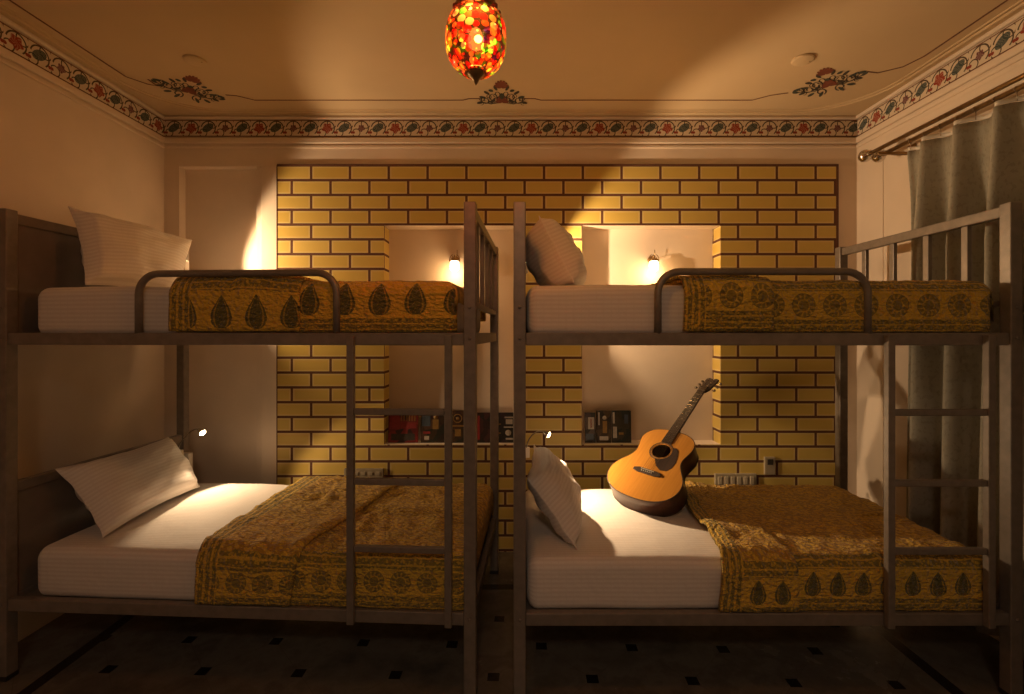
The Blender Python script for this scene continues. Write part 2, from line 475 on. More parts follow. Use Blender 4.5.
def cornice(name, z0, z1, d, mat=plaster):
    m = MB()
    m.box((XL, PW-d, z0), (XR, PW, z1), 0); m.box((XL, YF, z0), (XL+d, PW, z1)); m.box((XR-d, YF, z0), (XR, PW, z1))
    return struct(m.build(name, mat, bevel=min(d, z1-z0)*.4, seg=3))
cornice('trim_3', zb1+.004, ZC, .022)
cornice('trim_4', zb0-.045, zb0-.006, .018)
cornice('trim_5', zb0-.075, zb0-.055, .010)
# rounded raised moulding on the ceiling
def rrect(inset, rad, n=12):
    x0, x1, y0, y1 = XL+inset, XR-inset, YF+inset, DW-inset; pts = []
    for cx, cy, a0 in ((x1-rad, y1-rad, 0), (x0+rad, y1-rad, 90), (x0+rad, y0+rad, 180), (x1-rad, y0+rad, 270)):
        for k in range(n+1):
            a = math.radians(a0+90*k/n); pts.append((cx+rad*math.cos(a), cy+rad*math.sin(a), ZC-.001))
    return pts+[pts[0]]
m = MB(); m.tube(rrect(.055, .42), .008, 8); m.tube(rrect(.085, .40), .005, 8); struct(m.build('trim_6', ceilm))

# painted line and ornaments on the ceiling (paint relief 1 mm)
YLN = (ZC-H)*F/(VY-100.0); XLN = -2.166; XRN = 2.11
def ribbon(m, pts, w, mi=0, z=ZC-.0012):
    pts = [Vector((p[0], p[1])) for p in pts]; L = []; R = []
    for i, p in enumerate(pts):
        a = pts[max(i-1, 0)]; b = pts[min(i+1, len(pts)-1)]; t = (b-a).normalized(); n = Vector((-t.y, t.x))*w/2
        L.append(p+n); R.append(p-n)
    for i in range(len(pts)-1):
        m.face([(L[i].x, L[i].y, z), (R[i].x, R[i].y, z), (R[i+1].x, R[i+1].y, z), (L[i+1].x, L[i+1].y, z)], mi)
lm = MB(); lw = .009
cl = P(190, 88, (ZC-H)*F/(VY-88)); cr_ = P(828, 80, (ZC-H)*F/(VY-81)); cm = (P(502, 100, YLN)).x
ribbon(lm, [(XLN, YF+.3), (XLN, 2.70), (XLN+.06, 2.78), (XLN+.1, 2.80), (cl.x-.17, cl.y-.10)], lw)
ribbon(lm, [(cl.x+.16, cl.y+.08), (cl.x+.22, cl.y+.09), (cl.x+.30, YLN), (cm-.24, YLN), (cm-.20, YLN-.02), (cm-.13, YLN-.02)], lw)
ribbon(lm, [(cm+.13, YLN-.02), (cm+.20, YLN-.02), (cm+.24, YLN), (cr_.x-.32, YLN), (cr_.x-.24, YLN-.06), (cr_.x-.15, YLN-.09)], lw)
ribbon(lm, [(cr_.x+.15, cr_.y-.10), (XRN-.12, 2.66), (XRN-.03, 2.60), (XRN, 2.50), (XRN, YF+.3)], lw)
o = struct(lm.build('trim_7', lineb)); q = o.modifiers.new('S', 'SOLIDIFY'); q.thickness = .0015; q.offset = 0
def spiral(cx, cy, r0, a0, turns, n=16, sx=1):
    return [(cx+sx*r0*(1-.75*k/n)*math.cos(a0+turns*2*PI*k/n), cy+r0*(1-.75*k/n)*math.sin(a0+turns*2*PI*k/n)) for k in range(n+1)]
def ornament(name, cx, cy, rot, sc, corner, sy=1):
    m = MB(); z = ZC-.0014
    T = Matrix.Rotation(rot, 2)
    def tf(pts): return [tuple(Vector((cx, cy))+T@(Vector((p[0], p[1]*sy))*sc)) for p in pts]
    cnt = [0]
    def poly(pts, mi, dz=0):
        cnt[0] += 1; m.face([(x, y, z-dz-cnt[0]*.00004) for x, y in tf(pts)], mi)
    def petal(x, y, a, l, w, mi, dz=0):
        c, s_ = math.cos(a), math.sin(a)
        pts = []
        for k in range(12):
            t = 2*PI*k/12; u = .52*l*(1-math.cos(t)); v = w*math.sin(t)*.55
            pts.append((x+u*c-v*s_, y+u*s_+v*c))
        poly(pts, mi, dz)
    def rib(pts, w, mi): ribbon(m, tf(pts), w*sc*1.35, mi, z)
    # fan shaped crown flower, local -y points into the room
    for k in range(-3, 4): petal(0, -.07, -PI/2+k*.42, .055, .022, 1, .0004)
    for k in range(-3, 4): petal(0, .045, -PI/2+k*.50, .050, .020, 1, .0004)
    petal(0, -.03, PI/2, .05, .03, 2, .0006)
    for s in (-1, 1):
        rib(spiral(s*.07, .01, .045, 1.2, 1.3, sx=s), .007, 0)
        rib(spiral(s*.125, .03, .035, -.6, 1.2, sx=s), .007, 0)
        rib(spiral(s*.035, -.02, .03, .3, 1.2, sx=s), .006, 0)
        for (x, y, r_, a_) in ((.10, .0, .022, 2.2), (.15, .015, .024, .2), (.045, .03, .026, 1.6), (.085, .05, .020, -1.0), (.16, .055, .018, 1.0)):
            rib(spiral(s*x, y, r_, a_, 1.1, 12, s), .0045, 0)
        rib([(s*.02, .05), (s*.07, .06), (s*.12, .055), (s*.17, .04)], .007, 0)
        for (x, y, a, l) in ((.05, .03, .3, .05), (.09, -.02, -.5, .045), (.12, .01, -.2, .05), (.15, .045, .2, .045), (.03, -.05, -.9, .04), (.06, -.045, -.2, .035)):
            aa = a if s > 0 else PI-a
            petal(s*x, y, aa, l, .018, 2 if (x*100) % 2 < 1 else 0, .0002)
        if corner:
            for (x, y, a, l) in ((.17, .0, .1, .05), (.10, .075, .4, .05), (.05, .085, 1.0, .05), (.19, .03, -.4, .04)):
                aa = a if s > 0 else PI-a
                petal(s*x, y, aa, l, .02, 2, .0002)
            rib(spiral(s*.06, .085, .035, 2.0, 1.2, sx=s), .007, 0); rib(spiral(s*.17, .01, .03, .5, 1.2, sx=s), .006, 0)
    if corner:
        for k in range(6): petal(0, .02, k*PI/3, .035, .02, 1, .0006)
    o = struct(m.build(name, [inkm, redm, greenm], recalc=False))
    return o
ornament('trim_8', cl.x, cl.y+.0, math.radians(39), .80, True, 1.75)
ornament('trim_9', cm, YLN-.045, 0, .80, False, 1.9)
ornament('trim_10', cr_.x, cr_.y, math.radians(-39), .80, True, 1.75)

# round blanking plates
for i, (x, y) in enumerate(((195, 60), (803, 59))):
    c = P(x, y, (ZC-H)*F/(VY-y))
    m = MB().lathe([(.052, 0), (.055, -.003), (.053, -.009), (.045, -.012), (.0001, -.013)], (c.x, c.y, ZC), 32)
    o = m.build('ceiling_cover_plate', ceilm)
    MB().lathe([(.004, 0), (.004, -.002), (.0001, -.0025)], (c.x+.035, c.y, ZC-.011), 10).build('screw', brass, o)
    tag(o, ('round cover plate on the ceiling above the painted ornament near the left corner', 'round cover plate on the ceiling beside the painted ornament near the curtain')[i], 'ceiling plate', 'round plates on the ceiling')

# ------------------------------------------------------------------ bunk beds
BL, BW = 1.95, 1.0
ZU = H+.001; ZL = H-1.103                            # tops of the side rails
HT = H+.516
def make_bed():
    root = thing('bunk_bed', (0, 0, 0), 'x', 'bunk bed')
    w = .024
    for x in (0, BL):
        for y in (0, BW):
            m = MB().box((x-w, y-w, 0.004), (x+w, y+w, HT)); p = m.build('post', metalm, root, bevel=.004)
            MB().box((x-w-.002, y-w-.002, 0), (x+w+.002, y+w+.002, .02)).build('foot_cap', blackm, p, bevel=.002)
            for z in (ZU-.022, ZL-.022, ZU+.1):
                bl = MB(); bl.lathe([(.007, 0), (.007, .003), (.004, .005), (.0001, .0055)], (x, y-w, z), 10, axis=(0, -1, 0))
                bl.build('bolt', metalm, p)
    for z in (ZU, ZL):
        MB().box((w, -.018, z-.050), (BL-w, .014, z)).build('side_rail', metalm, root, bevel=.004)
        MB().box((w, BW-.014, z-.050), (BL-w, BW+.018, z)).build('side_rail', metalm, root, bevel=.004)
        for x in (0, BL): MB().box((x-.014, w, z-.050), (x+.014, BW-w, z)).build('end_rail', metalm, root, bevel=.004)
        MB().box((.016, .016, z-.040), (BL-.016, BW-.016, z-.022)).build('bed_base', panelm, root)
    # headboards: framed solid panels at the left end
    for z0, z1 in ((ZU, HT-.012), (ZL, ZL+.475)):
        MB().box((-.016, w, z1-.045), (.016, BW-w, z1)).build('headboard_rail', metalm, root, bevel=.004)
        MB().box((-.008, w, z0), (.008, BW-w, z1-.045)).build('headboard_panel', panelm, root)
    # barred footboard on the upper bunk
    f = MB().box((BL-.016, w, HT-.052), (BL+.016, BW-w, HT-.008)).build('footboard_rail', metalm, root, bevel=.004)
    MB().box((BL-.012, w, ZU+.105), (BL+.012, BW-w, ZU+.13)).build('footboard_rail', metalm, root, bevel=.003)
    for y in (.19, .39, .60, .80):
        MB().box((BL-.010, y-.016, ZU+.13), (BL+.010, y+.016, HT-.052)).build('footboard_bar', metalm, root, bevel=.003)
    # tubular guard rail
    x0, x1, zt, r = .548, 1.378, H+.243, .085; pts = [(x0, -.004, ZU-.004)]
    for k in range(9): a = PI-PI/2*k/8; pts.append((x0+r+r*math.cos(a), -.004, zt-r+r*math.sin(a)))
    for k in range(9): a = PI/2-PI/2*k/8; pts.append((x1-r+r*math.cos(a), -.004, zt-r+r*math.sin(a)))
    pts.append((x1, -.004, ZU-.004))
    MB().tube(pts, .0145, 14).build('guard_rail', metalm, root)
    # ladder
    ld = MB(); 
    for x in (1.443, 1.832): ld.box((x-.014, -.046, ZL-.045), (x+.014, -.019, ZU-.01))
    lad = ld.build('ladder', metalm, root, bevel=.003)
    for z in (H-.31, H-.585, H-.85):
        MB().box((1.457, -.042, z-.013), (1.818, -.022, z+.013)).build('rung', metalm, lad, bevel=.004)
    return root
bedR = make_bed(); bedR.location = (.018, F/252, 0)
AL = math.radians(-3.0)
bedL = copy_tree(bedR)
for ch in bedL.children:
    if ch.name.startswith('ladder'): ch.location.x += .036
    if ch.name.startswith('guard'): ch.location.x += .032
bedL.location = ((470.5-VX)/252-BL*math.cos(AL), F/252-BL*math.sin(AL), 0); bedL.rotation_euler = (0, 0, AL)
tag(bedL, 'left grey metal bunk bed with front ladder, against the plain left wall', 'bunk bed', 'pair of bunk beds')
tag(bedR, 'right grey metal bunk bed with barred end beside the curtain, guitar on its lower bunk', 'bunk bed', 'pair of bunk beds')
def TM(bed): return Matrix.Translation(bed.location)@Matrix.Rotation(bed.rotation_euler.z, 4, 'Z')
TL, TR = TM(bedL), TM(bedR)

# ------------------------------------------------------------------ mattresses
MT = .195                                            # top of mattress above rail top
def mattress(T, zr, y1, label, seed, xe=BL-.075):
    x0, x1, y0, z0, z1 = (.055 if T is TL else .03), xe, .018, zr-.020, zr+MT
    if T is TL: x0 = .088
    # rounded block: superellipse cross section, stacked along x
    nx, nr, rad = 60, 48, .045
    def sec(rr):
        pts = []; W2 = (y1-y0)/2; H2 = (z1-z0)/2
        per = []
        for (cx, cz, a0) in ((W2-rad, H2-rad, 0), (-W2+rad, H2-rad, 90), (-W2+rad, -H2+rad, 180), (W2-rad, -H2+rad, 270)):
            for k in range(7):
                a = math.radians(a0+15*k); per.append((cx+rad*math.cos(a), cz+rad*math.sin(a)))
        # densify
        out = []
        for i in range(len(per)):
            a = Vector(per[i]); b = Vector(per[(i+1)%len(per)]); n = max(1, int((b-a).length/.05))
            for k in range(n): out.append(a+(b-a)*k/n)
        return out
    base = sec(0); m = MB(); rings = []; uvs = []
    cy, cz = (y0+y1)/2, (z0+z1)/2
    # x stations with rounding at the ends
    st = []
    for k in range(8): a = PI/2*k/7; st.append((x0+rad*(1-math.sin(a))*0+rad*(1-math.cos(a))*0+rad*(1-math.sin(PI/2-a)) , rad*(1-math.sin(a))))
    st = [(x0+rad*(1-math.cos(PI/2*k/7)), rad*(1-math.sin(PI/2*k/7))) for k in range(8)]
    mid = [(x0+rad+(x1-x0-2*rad)*k/nx, 0) for k in range(1, nx)]
    st = st+mid+[(x1-rad*(1-math.cos(PI/2*k/7)), rad*(1-math.sin(PI/2*k/7))) for k in range(7, -1, -1)]
    for x, ins in st:
        ring = []
        W2 = (y1-y0)/2; H2 = (z1-z0)/2
        for p in base:
            y = p.x*(W2-ins)/W2; z = p.y*(H2-ins)/H2
            q = Vector((x, cy+y, cz+z))
            d = noise.noise(Vector((x*3+seed, q.y*3, q.z*4)))*.006+noise.noise(Vector((x*11+seed, q.y*9, q.z*11)))*.0016
            q += Vector((0, (1 if y > 0 else -1)*d*(abs(y) > W2*.8), d if z > 0 else 0))
            ring.append(m.bm.verts.new(T@q))
        rings.append(ring)
    L = [0]
    for i in range(len(base)): L.append(L[-1]+(base[(i+1)%len(base)]-base[i]).length)
    for i in range(len(rings)-1):
        for k in range(len(base)):
            k2 = (k+1)%len(base)
            f = m.bm.faces.new((rings[i][k], rings[i+1][k], rings[i+1][k2], rings[i][k2])); f.smooth = True
            for l, (a, b) in zip(f.loops, ((i, k), (i+1, k), (i+1, k+1), (i, k+1))): l[m.uv].uv = (st[a][0], L[b])
    m.bm.faces.new(rings[0]); m.bm.faces.new(rings[-1][::-1])
    return tag(m.build('mattress', sheetm), label, 'mattress', 'white mattresses on the bunks')
mattress(TL, ZU, .965, 'white sheeted mattress on the upper bunk of the left bed', 1)
mattress(TL, ZL, .95, 'white sheeted mattress on the lower bunk of the left bed', 2, BL-.03)
mattress(TR, ZU, .98, 'white sheeted mattress on the upper bunk of the right bed', 3)
mattress(TR, ZL, .93, 'white sheeted mattress on the lower bunk under the guitar', 4)

# ------------------------------------------------------------------ quilts
def quilt(T, zr, ymax, xa, xb, slant, label, mat, voff, seed, hang_end, flap, flapv, puff=0, wr=1, xe=BL-.075, group='mustard block print quilts'):
    z1 = zr+MT; yf = .018-.004
    # path across the bed: front hem up, over the edge, across, down a little at the back
    rad = .045; prof = []
    zb = zr+.003
    def path(off, zlow):
        pts = [Vector((yf-off, zlow))]
        n = 10; top = z1-rad
        for k in range(1, n+1): pts.append(Vector((yf-off, zlow+(top-zlow)*k/n)))
        for k in range(1, 7):
            a = PI-PI/2*k/6; pts.append(Vector((yf+rad+(rad+off)*math.cos(a), top+(rad+off)*math.sin(a))))
        yb = ymax-.03; n = 44
        y_s = pts[-1].x
        for k in range(1, n+1): pts.append(Vector((y_s+(yb-y_s)*k/n, z1+off)))
        for k in range(1, 6):
            a = PI/2-PI/2*k/5; pts.append(Vector((yb+(.035+off)*math.cos(a), z1-.035+(.035+off)*math.sin(a))))
        for k in range(1, 4): pts.append(Vector((yb+.035+off, z1-.035-.03*k)))
        return pts
    def surf(name, off, xa, xb, sl, v0, end, parent, thick, u0=0.0, sl2=0.0, zlow=None, puff=0):
        pts = path(off, zlow if zlow is not None else zb)
        L = [0]
        for a, b in zip(pts, pts[1:]): L.append(L[-1]+(b-a).length)
        nu = max(12, int((xb-xa)/.014)); nv = len(pts)-1
        m = MB(); idx = {}
        def fn(i, j):
            p = pts[j]; s = L[j]/L[-1]; t = i/nu
            a = xa+sl*s+.012*noise.noise(Vector((s*5, seed, 0))); b = xb+sl2*s
            x = a+(b-a)*t; y, z = p.x, p.y
            topw = 1 if z > z1-.01 else .35
            n_ = noise.noise(Vector((x*6+seed, L[j]*8, seed)))*.008+noise.noise(Vector((x*22+seed, L[j]*30, 3)))*.0035
            n_ += .004*wr*max(0, math.sin(x*70+4*noise.noise(Vector((x*4, L[j]*2.5, seed)))+L[j]*6))*noise.noise(Vector((x*5, L[j]*3, seed+4)))
            n_ *= wr
            n_ += .007*math.exp(-((t*(b-a))/.03)**2)             # rolled leading hem
            n_ = abs(n_)+.001
            if puff and j > 8: z += puff*math.sin(PI*min(1, t*1.6+.08)/1.0 if t < .5 else PI*.5+PI*.5*(t-.5)*2)**.8*min(1, (j-8)/6)*(.7+.3*math.sin(x*9+seed)) if t < 1 else 0
            if z > z1-.01: z += n_*1.3
            if j <= 11: y -= n_*.8
            if end:                                               # drape over the mattress end
                r = .05
                if x > xe-r:
                    q = x-(xe-r)
                    if q < r*PI/2: A = q/r; x2 = xe-r+r*math.sin(A); dz = r*(1-math.cos(A))
                    else: x2 = xe; dz = r+(q-r*PI/2)
                    x = x2+off+.002
                    if j > 11: z -= min(dz, MT-.01) if z > z1-.05 else 0
                    else: y += min(dz, .03)*.8; 
                    x += n_*.3
            return T@Vector((x, y, z))
        V = [[m.bm.verts.new(fn(i, j)) for j in range(nv+1)] for i in range(nu+1)]
        for i in range(nu):
            for j in range(nv):
                f = m.bm.faces.new((V[i][j], V[i][j+1], V[i+1][j+1], V[i+1][j])); f.smooth = True
                for l, (a, b) in zip(f.loops, ((i,j),(i,j+1),(i+1,j+1),(i+1,j))):
                    l[m.uv].uv = (u0+(xb-xa)*a/nu, v0+L[b])
        return m.build(name, mat, parent, solid=thick)
    q = surf('quilt', .010, xa+.02, xb, slant, voff, hang_end, None, .010, .10, 0)
    tag(q, label, 'quilt', group)
    fx, fs = flap
    surf('folded_flap', .024, xa, fx, slant, flapv, False, q, .011, 0, fs-0, zb+.004, puff)
    return q
quilt(TL, ZU, 1.04, .722, 1.94, 0, 'mustard quilt with large teardrop motifs on the upper bunk of the left bed', quilt_big, -.028, 11, True, (1.26, 0), .03, puff=.034)  # back edge lengthened a little past the rail to block lamp light
quilt(TR, ZU, 1.09, .645, 1.985, 0, 'mustard quilt with round motifs on the upper bunk of the right bed', quilt_round, .0, 12, True, (1.0, 0), -.03, puff=.012)  # unseen rear overhang, shaped to stop lamp light falling behind the bed
quilt(TL, ZL, .95, .830, 2.05, -.03, 'mustard quilt with round motifs on the lower bunk of the left bed', quilt_round_small, .0, 13, True, (1.22, .22), .02, puff=.022, wr=1.8, xe=BL-.02)
quilt(TR, ZL, .93, .785, 2.0, .13, 'mustard quilt with small teardrop motifs on the lower bunk beside the guitar', quilt_drop, .0, 14, True, (1.10, -.02), .03, puff=.016, wr=1.9)

# ------------------------------------------------------------------ pillows
def pillow(A, B, C_, D_, thick, side, label, seed, sag=0, front=.62):
    """A near top, B near bottom, C_ far bottom, D_ far top; side = direction it bulges to (towards the sleeper)."""
    A, B, C_, D_ = map(Vector, (A, B, C_, D_)); side = Vector(side).normalized()
    n = 34; m = MB()
    nrm = ((D_-A).cross(B-A)).normalized()
    if nrm.dot(side) < 0: nrm = -nrm
    fl_ = .075
    def pt(u, v, s):                                     # u along length 0..1, v from top to bottom
        a, b = 2*u-1, 2*v-1
        a2 = a*(1-.07*(1-b*b)*abs(a)); b2 = b*(1-.10*(1-a*a)*abs(b))
        uu, vv = (a2+1)/2, (b2+1)/2
        p = A*(1-uu)*(1-vv)+D_*uu*(1-vv)+C_*uu*vv+B*(1-uu)*vv
        ea = min(1, max(0, (1-abs(a))/fl_-.35)); eb = min(1, max(0, (1-abs(b))/(fl_*1.5)-.35))
        k = math.sqrt(max(0, (1-abs(a)**2.6)))*math.sqrt(max(0, 1-abs(b)**2.4))*min(1, ea)*min(1, eb)
        k = k**.85
        w = noise.noise(Vector((a*2.2+seed, b*2.2, s*3)))*.016+noise.noise(Vector((a*4+seed+b*2, b*5, s*3)))*.007
        h = thick*(front if s > 0 else 1-front)
        edge = noise.noise(Vector((a*3+seed*2, b*3, 0)))*.006
        return p+nrm*(s*(h*k+w*min(1, k*2)+.0015)+edge+sag*(1-a*a)*(1-b*b))
    W = (D_-A).length; Hh = (B-A).length
    for s in (1, -1): m.grid(lambda u, v: pt(u, v, s), n, n, lambda u, v: (u*W, v*Hh))
    # close the rim
    vs = list(m.bm.verts); N = (n+1)*(n+1); top = vs[:N]; bot = vs[N:]
    rim = [(i, 0) for i in range(n+1)]+[(n, j) for j in range(1, n+1)]+[(i, n) for i in range(n-1, -1, -1)]+[(0, j) for j in range(n-1, 0, -1)]
    for a, b in zip(rim, rim[1:]+rim[:1]):
        ia, ib = a[0]*(n+1)+a[1], b[0]*(n+1)+b[1]
        f = m.bm.faces.new((top[ia], top[ib], bot[ib], bot[ia])); f.smooth = True
    return tag(m.build('pillow', sheetm, smooth=True), label, 'pillow', 'white pillows')
zu = ZU+MT+.012; zl = ZL+MT+.010
pillow((-1.99, 2.16, H+.565), P(85, 283, 1)*0+Vector((-1.86, 2.10, zu)), (-1.92, 2.74, zu), (-1.89, 2.84, H+.545), .17, (1, 0, .4), 'white pillow leaning on the headboard of the upper left bunk', 1)
pillow((-2.03, 2.14, H-.60), (-1.80, 2.12, zl+.005), (-1.83, 2.82, zl+.005), (-2.0, 2.80, H-.60), .17, (1, 0, .6), 'white pillow propped on the headboard of the lower left bunk', 2)
pillow((.105, 2.13, H+.515), (.250, 2.05, zu), (.36, 2.62, zu), (.17, 2.68, H+.55), .25, (1, -.3, .4), 'white pillow upright at the head of the upper right bunk', 3, -.015, .42)
pillow((.055, 2.13, H-.64), (.255, 2.0, zl+.005), (.315, 2.54, zl+.005), (.105, 2.68, H-.615), .17, (1, 0, .6), 'white pillow propped at the head of the lower bunk near the guitar', 4)

# ------------------------------------------------------------------ reading lamps with socket boxes
WARM = (1, .68, .38)
def aim(o, d): o.rotation_euler = Vector(d).to_track_quat('-Z', 'Y').to_euler()
def reading_lamp(base, head, d, power, spot, label, blend=.25):
    base = Vector(base); head = Vector(head); d = Vector(d).normalized()
    root = thing('reading_lamp', base, label, 'reading lamp', 'clip-on reading lamps')
    lb = base
    h = head-lb
    MB().box((-.018, -.014, -.03), (.018, .014, .03)).build('mount', whiteplast, root, bevel=.004)
    p0 = Vector((0, -.01, .03)); back = h-d*.035
    pts = []
    c1 = p0+Vector((0, 0, .05)); c2 = back-d*.05
    for k in range(15):
        t = k/14; pts.append(p0*(1-t)**3+c1*3*t*(1-t)**2+c2*3*t*t*(1-t)+back*t**3)
    MB().tube(pts, .004, 8).build('gooseneck', chrome, root)
    hd = MB().lathe([(.0001, -.042), (.008, -.040), (.012, -.030), (.020, -.010), (.0225, 0), (.020, .0), (.018, -.004), (.0001, -.005)], h, 24, axis=d).build('lamp_head', chrome, root)
    MB().lathe([(.0001, -.0045), (.0175, -.0045), (.016, .000), (.010, .004), (.0001, .0055)], h, 20, axis=d).build('led_lens', bulbm, hd)
    L = bpy.data.lights.new('reading_light', 'SPOT'); L.energy = power; L.color = WARM; L.spot_size = math.radians(spot); L.spot_blend = blend; L.shadow_soft_size = .010
    lo = bpy.data.objects.new('reading_light', L); COL.objects.link(lo); lo.parent = root; lo.location = h+d*.018; aim(lo, d)
    return root
def socket_box(c, label):
    c = Vector(c)
    o = MB().box((c.x-.028, c.y-.03, c.z-.055), (c.x+.028, c.y+.012, c.z+.045)).build('socket_box', whiteplast, bevel=.004)
    for dx, dz in ((0, .018), (-.010, -.004), (.010, -.004)): MB().lathe([(.0042, 0), (.0042, .0012), (.0001, .0012)], (c.x+dx, c.y-.03, c.z+dz), 10, axis=(0, -1, 0)).build('socket_hole', darkslot, o)
    MB().box((c.x-.008, c.y-.034, c.z-.042), (c.x+.008, c.y-.028, c.z-.022)).build('switch', whiteplast, o, bevel=.001)
    return tag(o, label, 'socket', 'socket boxes on the bed posts')
bLp = TL@Vector((.062, BW-.02, 0)); bRp = TR@Vector((.05, BW-.02, 0))
socket_box((bLp.x, bLp.y-.025, H-.78), 'white socket box on the rear post above the lower left pillow')
socket_box((bLp.x-.01, bLp.y-.045, H+.395), 'white socket box on the rear post behind the upper left pillow')
reading_lamp((bLp.x-.015, bLp.y-.075, H-.735), P(203, 433, 2.84), (.88, -.32, -.52), 17, 116, 'lit reading lamp on a bent stem over the lower left pillow')
reading_lamp((bLp.x, bLp.y-.075, H+.45), (bLp.x-.035, 2.955, H+.475), (1, .06, -.03), 50, 112, 'reading lamp peeking over the upper left pillow', .35)
reading_lamp((bRp.x, bRp.y-.06, H-.70), P(549, 435, 2.70), (.85, -.40, -.42), 32, 108, 'lit reading lamp on a curved stem over the lower right pillow')
reading_lamp((bRp.x-.01, bRp.y-.06, H+.38), (.065, 2.962, H+.44), (1, .04, .0), 60, 107, 'reading lamp hidden behind the upper right pillow', .35)

# ------------------------------------------------------------------ wall sconces in the niches
def sconce(cx, label):
    cz = wz(264); y0 = DW+ND
    root = thing('wall_sconce', (cx, y0, cz), label, 'wall lamp', 'glass wall sconces in the niches')
    MB().lathe([(.026, 0), (.026, .006), (.018, .012), (.008, .016), (.0001, .017)], (0, 0, .045), 20, axis=(0, -1, 0)).build('wall_plate', brass, root)
    m = MB(); yy = -.062
    arm = [(0, -.012, .045), (0, -.03, .062), (0, -.048, .072), (0, yy, .066), (0, yy, .050)]
    m.tube(arm, .004, 8)
    for s in (-1, 1):
        m.tube([(s*(.004+.030*(1-.6*k/12)*abs(math.sin(k*.26))+.008), yy, .050+.022*math.cos(k*.45)) for k in range(13)], .0025, 6)
    m.tube([(.012, -.03, .05), (.014, -.034, .085), (.014, -.036, .110)], .0025, 6)
    m.build('scroll_arm', brass, root)
    MB().lathe([(.0001, .052), (.012, .050), (.028, .040), (.032, .030), (.030, .028), (.0001, .030)], (0, yy, 0), 24).build('cap', brass, root)
    MB().lathe([(.024, .030), (.031, .018), (.031, -.022), (.024, -.034), (.012, -.042), (.0001, -.043)], (0, yy, 0), 24).build('glass_shade', sconceglass, root)
    m = MB()
    for z in (.012, -.018): m.tube([(.0325*math.cos(2*PI*k/20), yy+.0325*math.sin(2*PI*k/20), z) for k in range(21)], .0018, 6)
    m.build('cage_ring', brass, root)
    L = bpy.data.lights.new('sconce_light', 'POINT'); L.energy = 2.2; L.color = (1, .56, .22); L.shadow_soft_size = .03
    lo = bpy.data.objects.new('sconce_light', L); COL.objects.link(lo); lo.parent = root; lo.location = (0, yy-.02, -.065)
    return root
sconce(wx(454.5)*1.02, 'lit glass wall sconce in the left niche beside the ladder post')
sconce(wx(652)*1.035, 'lit glass wall sconce in the brightly lit right niche')

# ------------------------------------------------------------------ hanging mosaic lamp
GD = 1.42; gc = P(476, 44, GD); gr = 31/F*GD*.98
root = thing('pendant_lamp', (gc.x, gc.y, ZC), 'egg-shaped hanging lamp of red, orange and green mosaic glass', 'hanging lamp')
dz = gc.z-ZC; prof = []
n = 26; top = .088; bot = -.088
for k in range(n+1):
    t = k/n; z = top+(bot-top)*t
    r = gr*(1-abs((t-.44)/(.60 if t > .44 else .62))**2.3)**.5
    prof.append((max(r, .022), dz+z))
g = MB().lathe(prof, (0, 0, 0), 48).build('mosaic_globe', mosaicm, root)
MB().lathe([(.0001, dz-.122), (.004, dz-.116), (.010, dz-.104), (.022, dz-.094), (.030, dz-.082), (.028, dz-.076), (.0001, dz-.076)], (0, 0, 0), 24).build('finial', brass, root)
MB().lathe([(.060, dz+.078), (.066, dz+.086), (.064, dz+.100), (.058, dz+.118), (.045, dz+.150), (.020, dz+.172), (.010, dz+.19), (.0001, dz+.192)], (0, 0, 0), 32).build('metal_cap', brass, root)
for k in range(12): a = 2*PI*k/12; MB().lathe([(.0001, -.012), (.009, -.006), (.009, .006), (.0001, .012)], (.064*math.cos(a), .064*math.sin(a), dz+.088), 8).build('cap_stone', redm, root)
ch = MB(); zc = dz+.19
k = 0
while zc < -.03:
    ax = (1, 0) if k % 2 else (0, 1)
    ch.tube([(ax[0]*.007*math.cos(2*PI*q/12), ax[1]*.007*math.cos(2*PI*q/12), zc+.009+.011*math.sin(2*PI*q/12)) for q in range(13)], .0015, 6); zc += .018; k += 1
ch.build('chain', brass, root)
MB().lathe([(.045, 0), (.045, -.008), (.03, -.02), (.006, -.03), (.0001, -.031)], (0, 0, 0), 24).build('ceiling_rose', brass, root)
MB().lathe([(.0001, dz+.05), (.014, dz+.04), (.024, dz+.014), (.021, dz-.008), (.0001, dz-.022)], (0, 0, 0), 20).build('bulb', globebulb, root)
L = bpy.data.lights.new('pendant_light', 'POINT'); L.energy = 42; L.color = (1, .93, .70); L.shadow_soft_size = .05
lo = bpy.data.objects.new('pendant_light', L); COL.objects.link(lo); lo.parent = root; lo.location = (0, 0, dz)

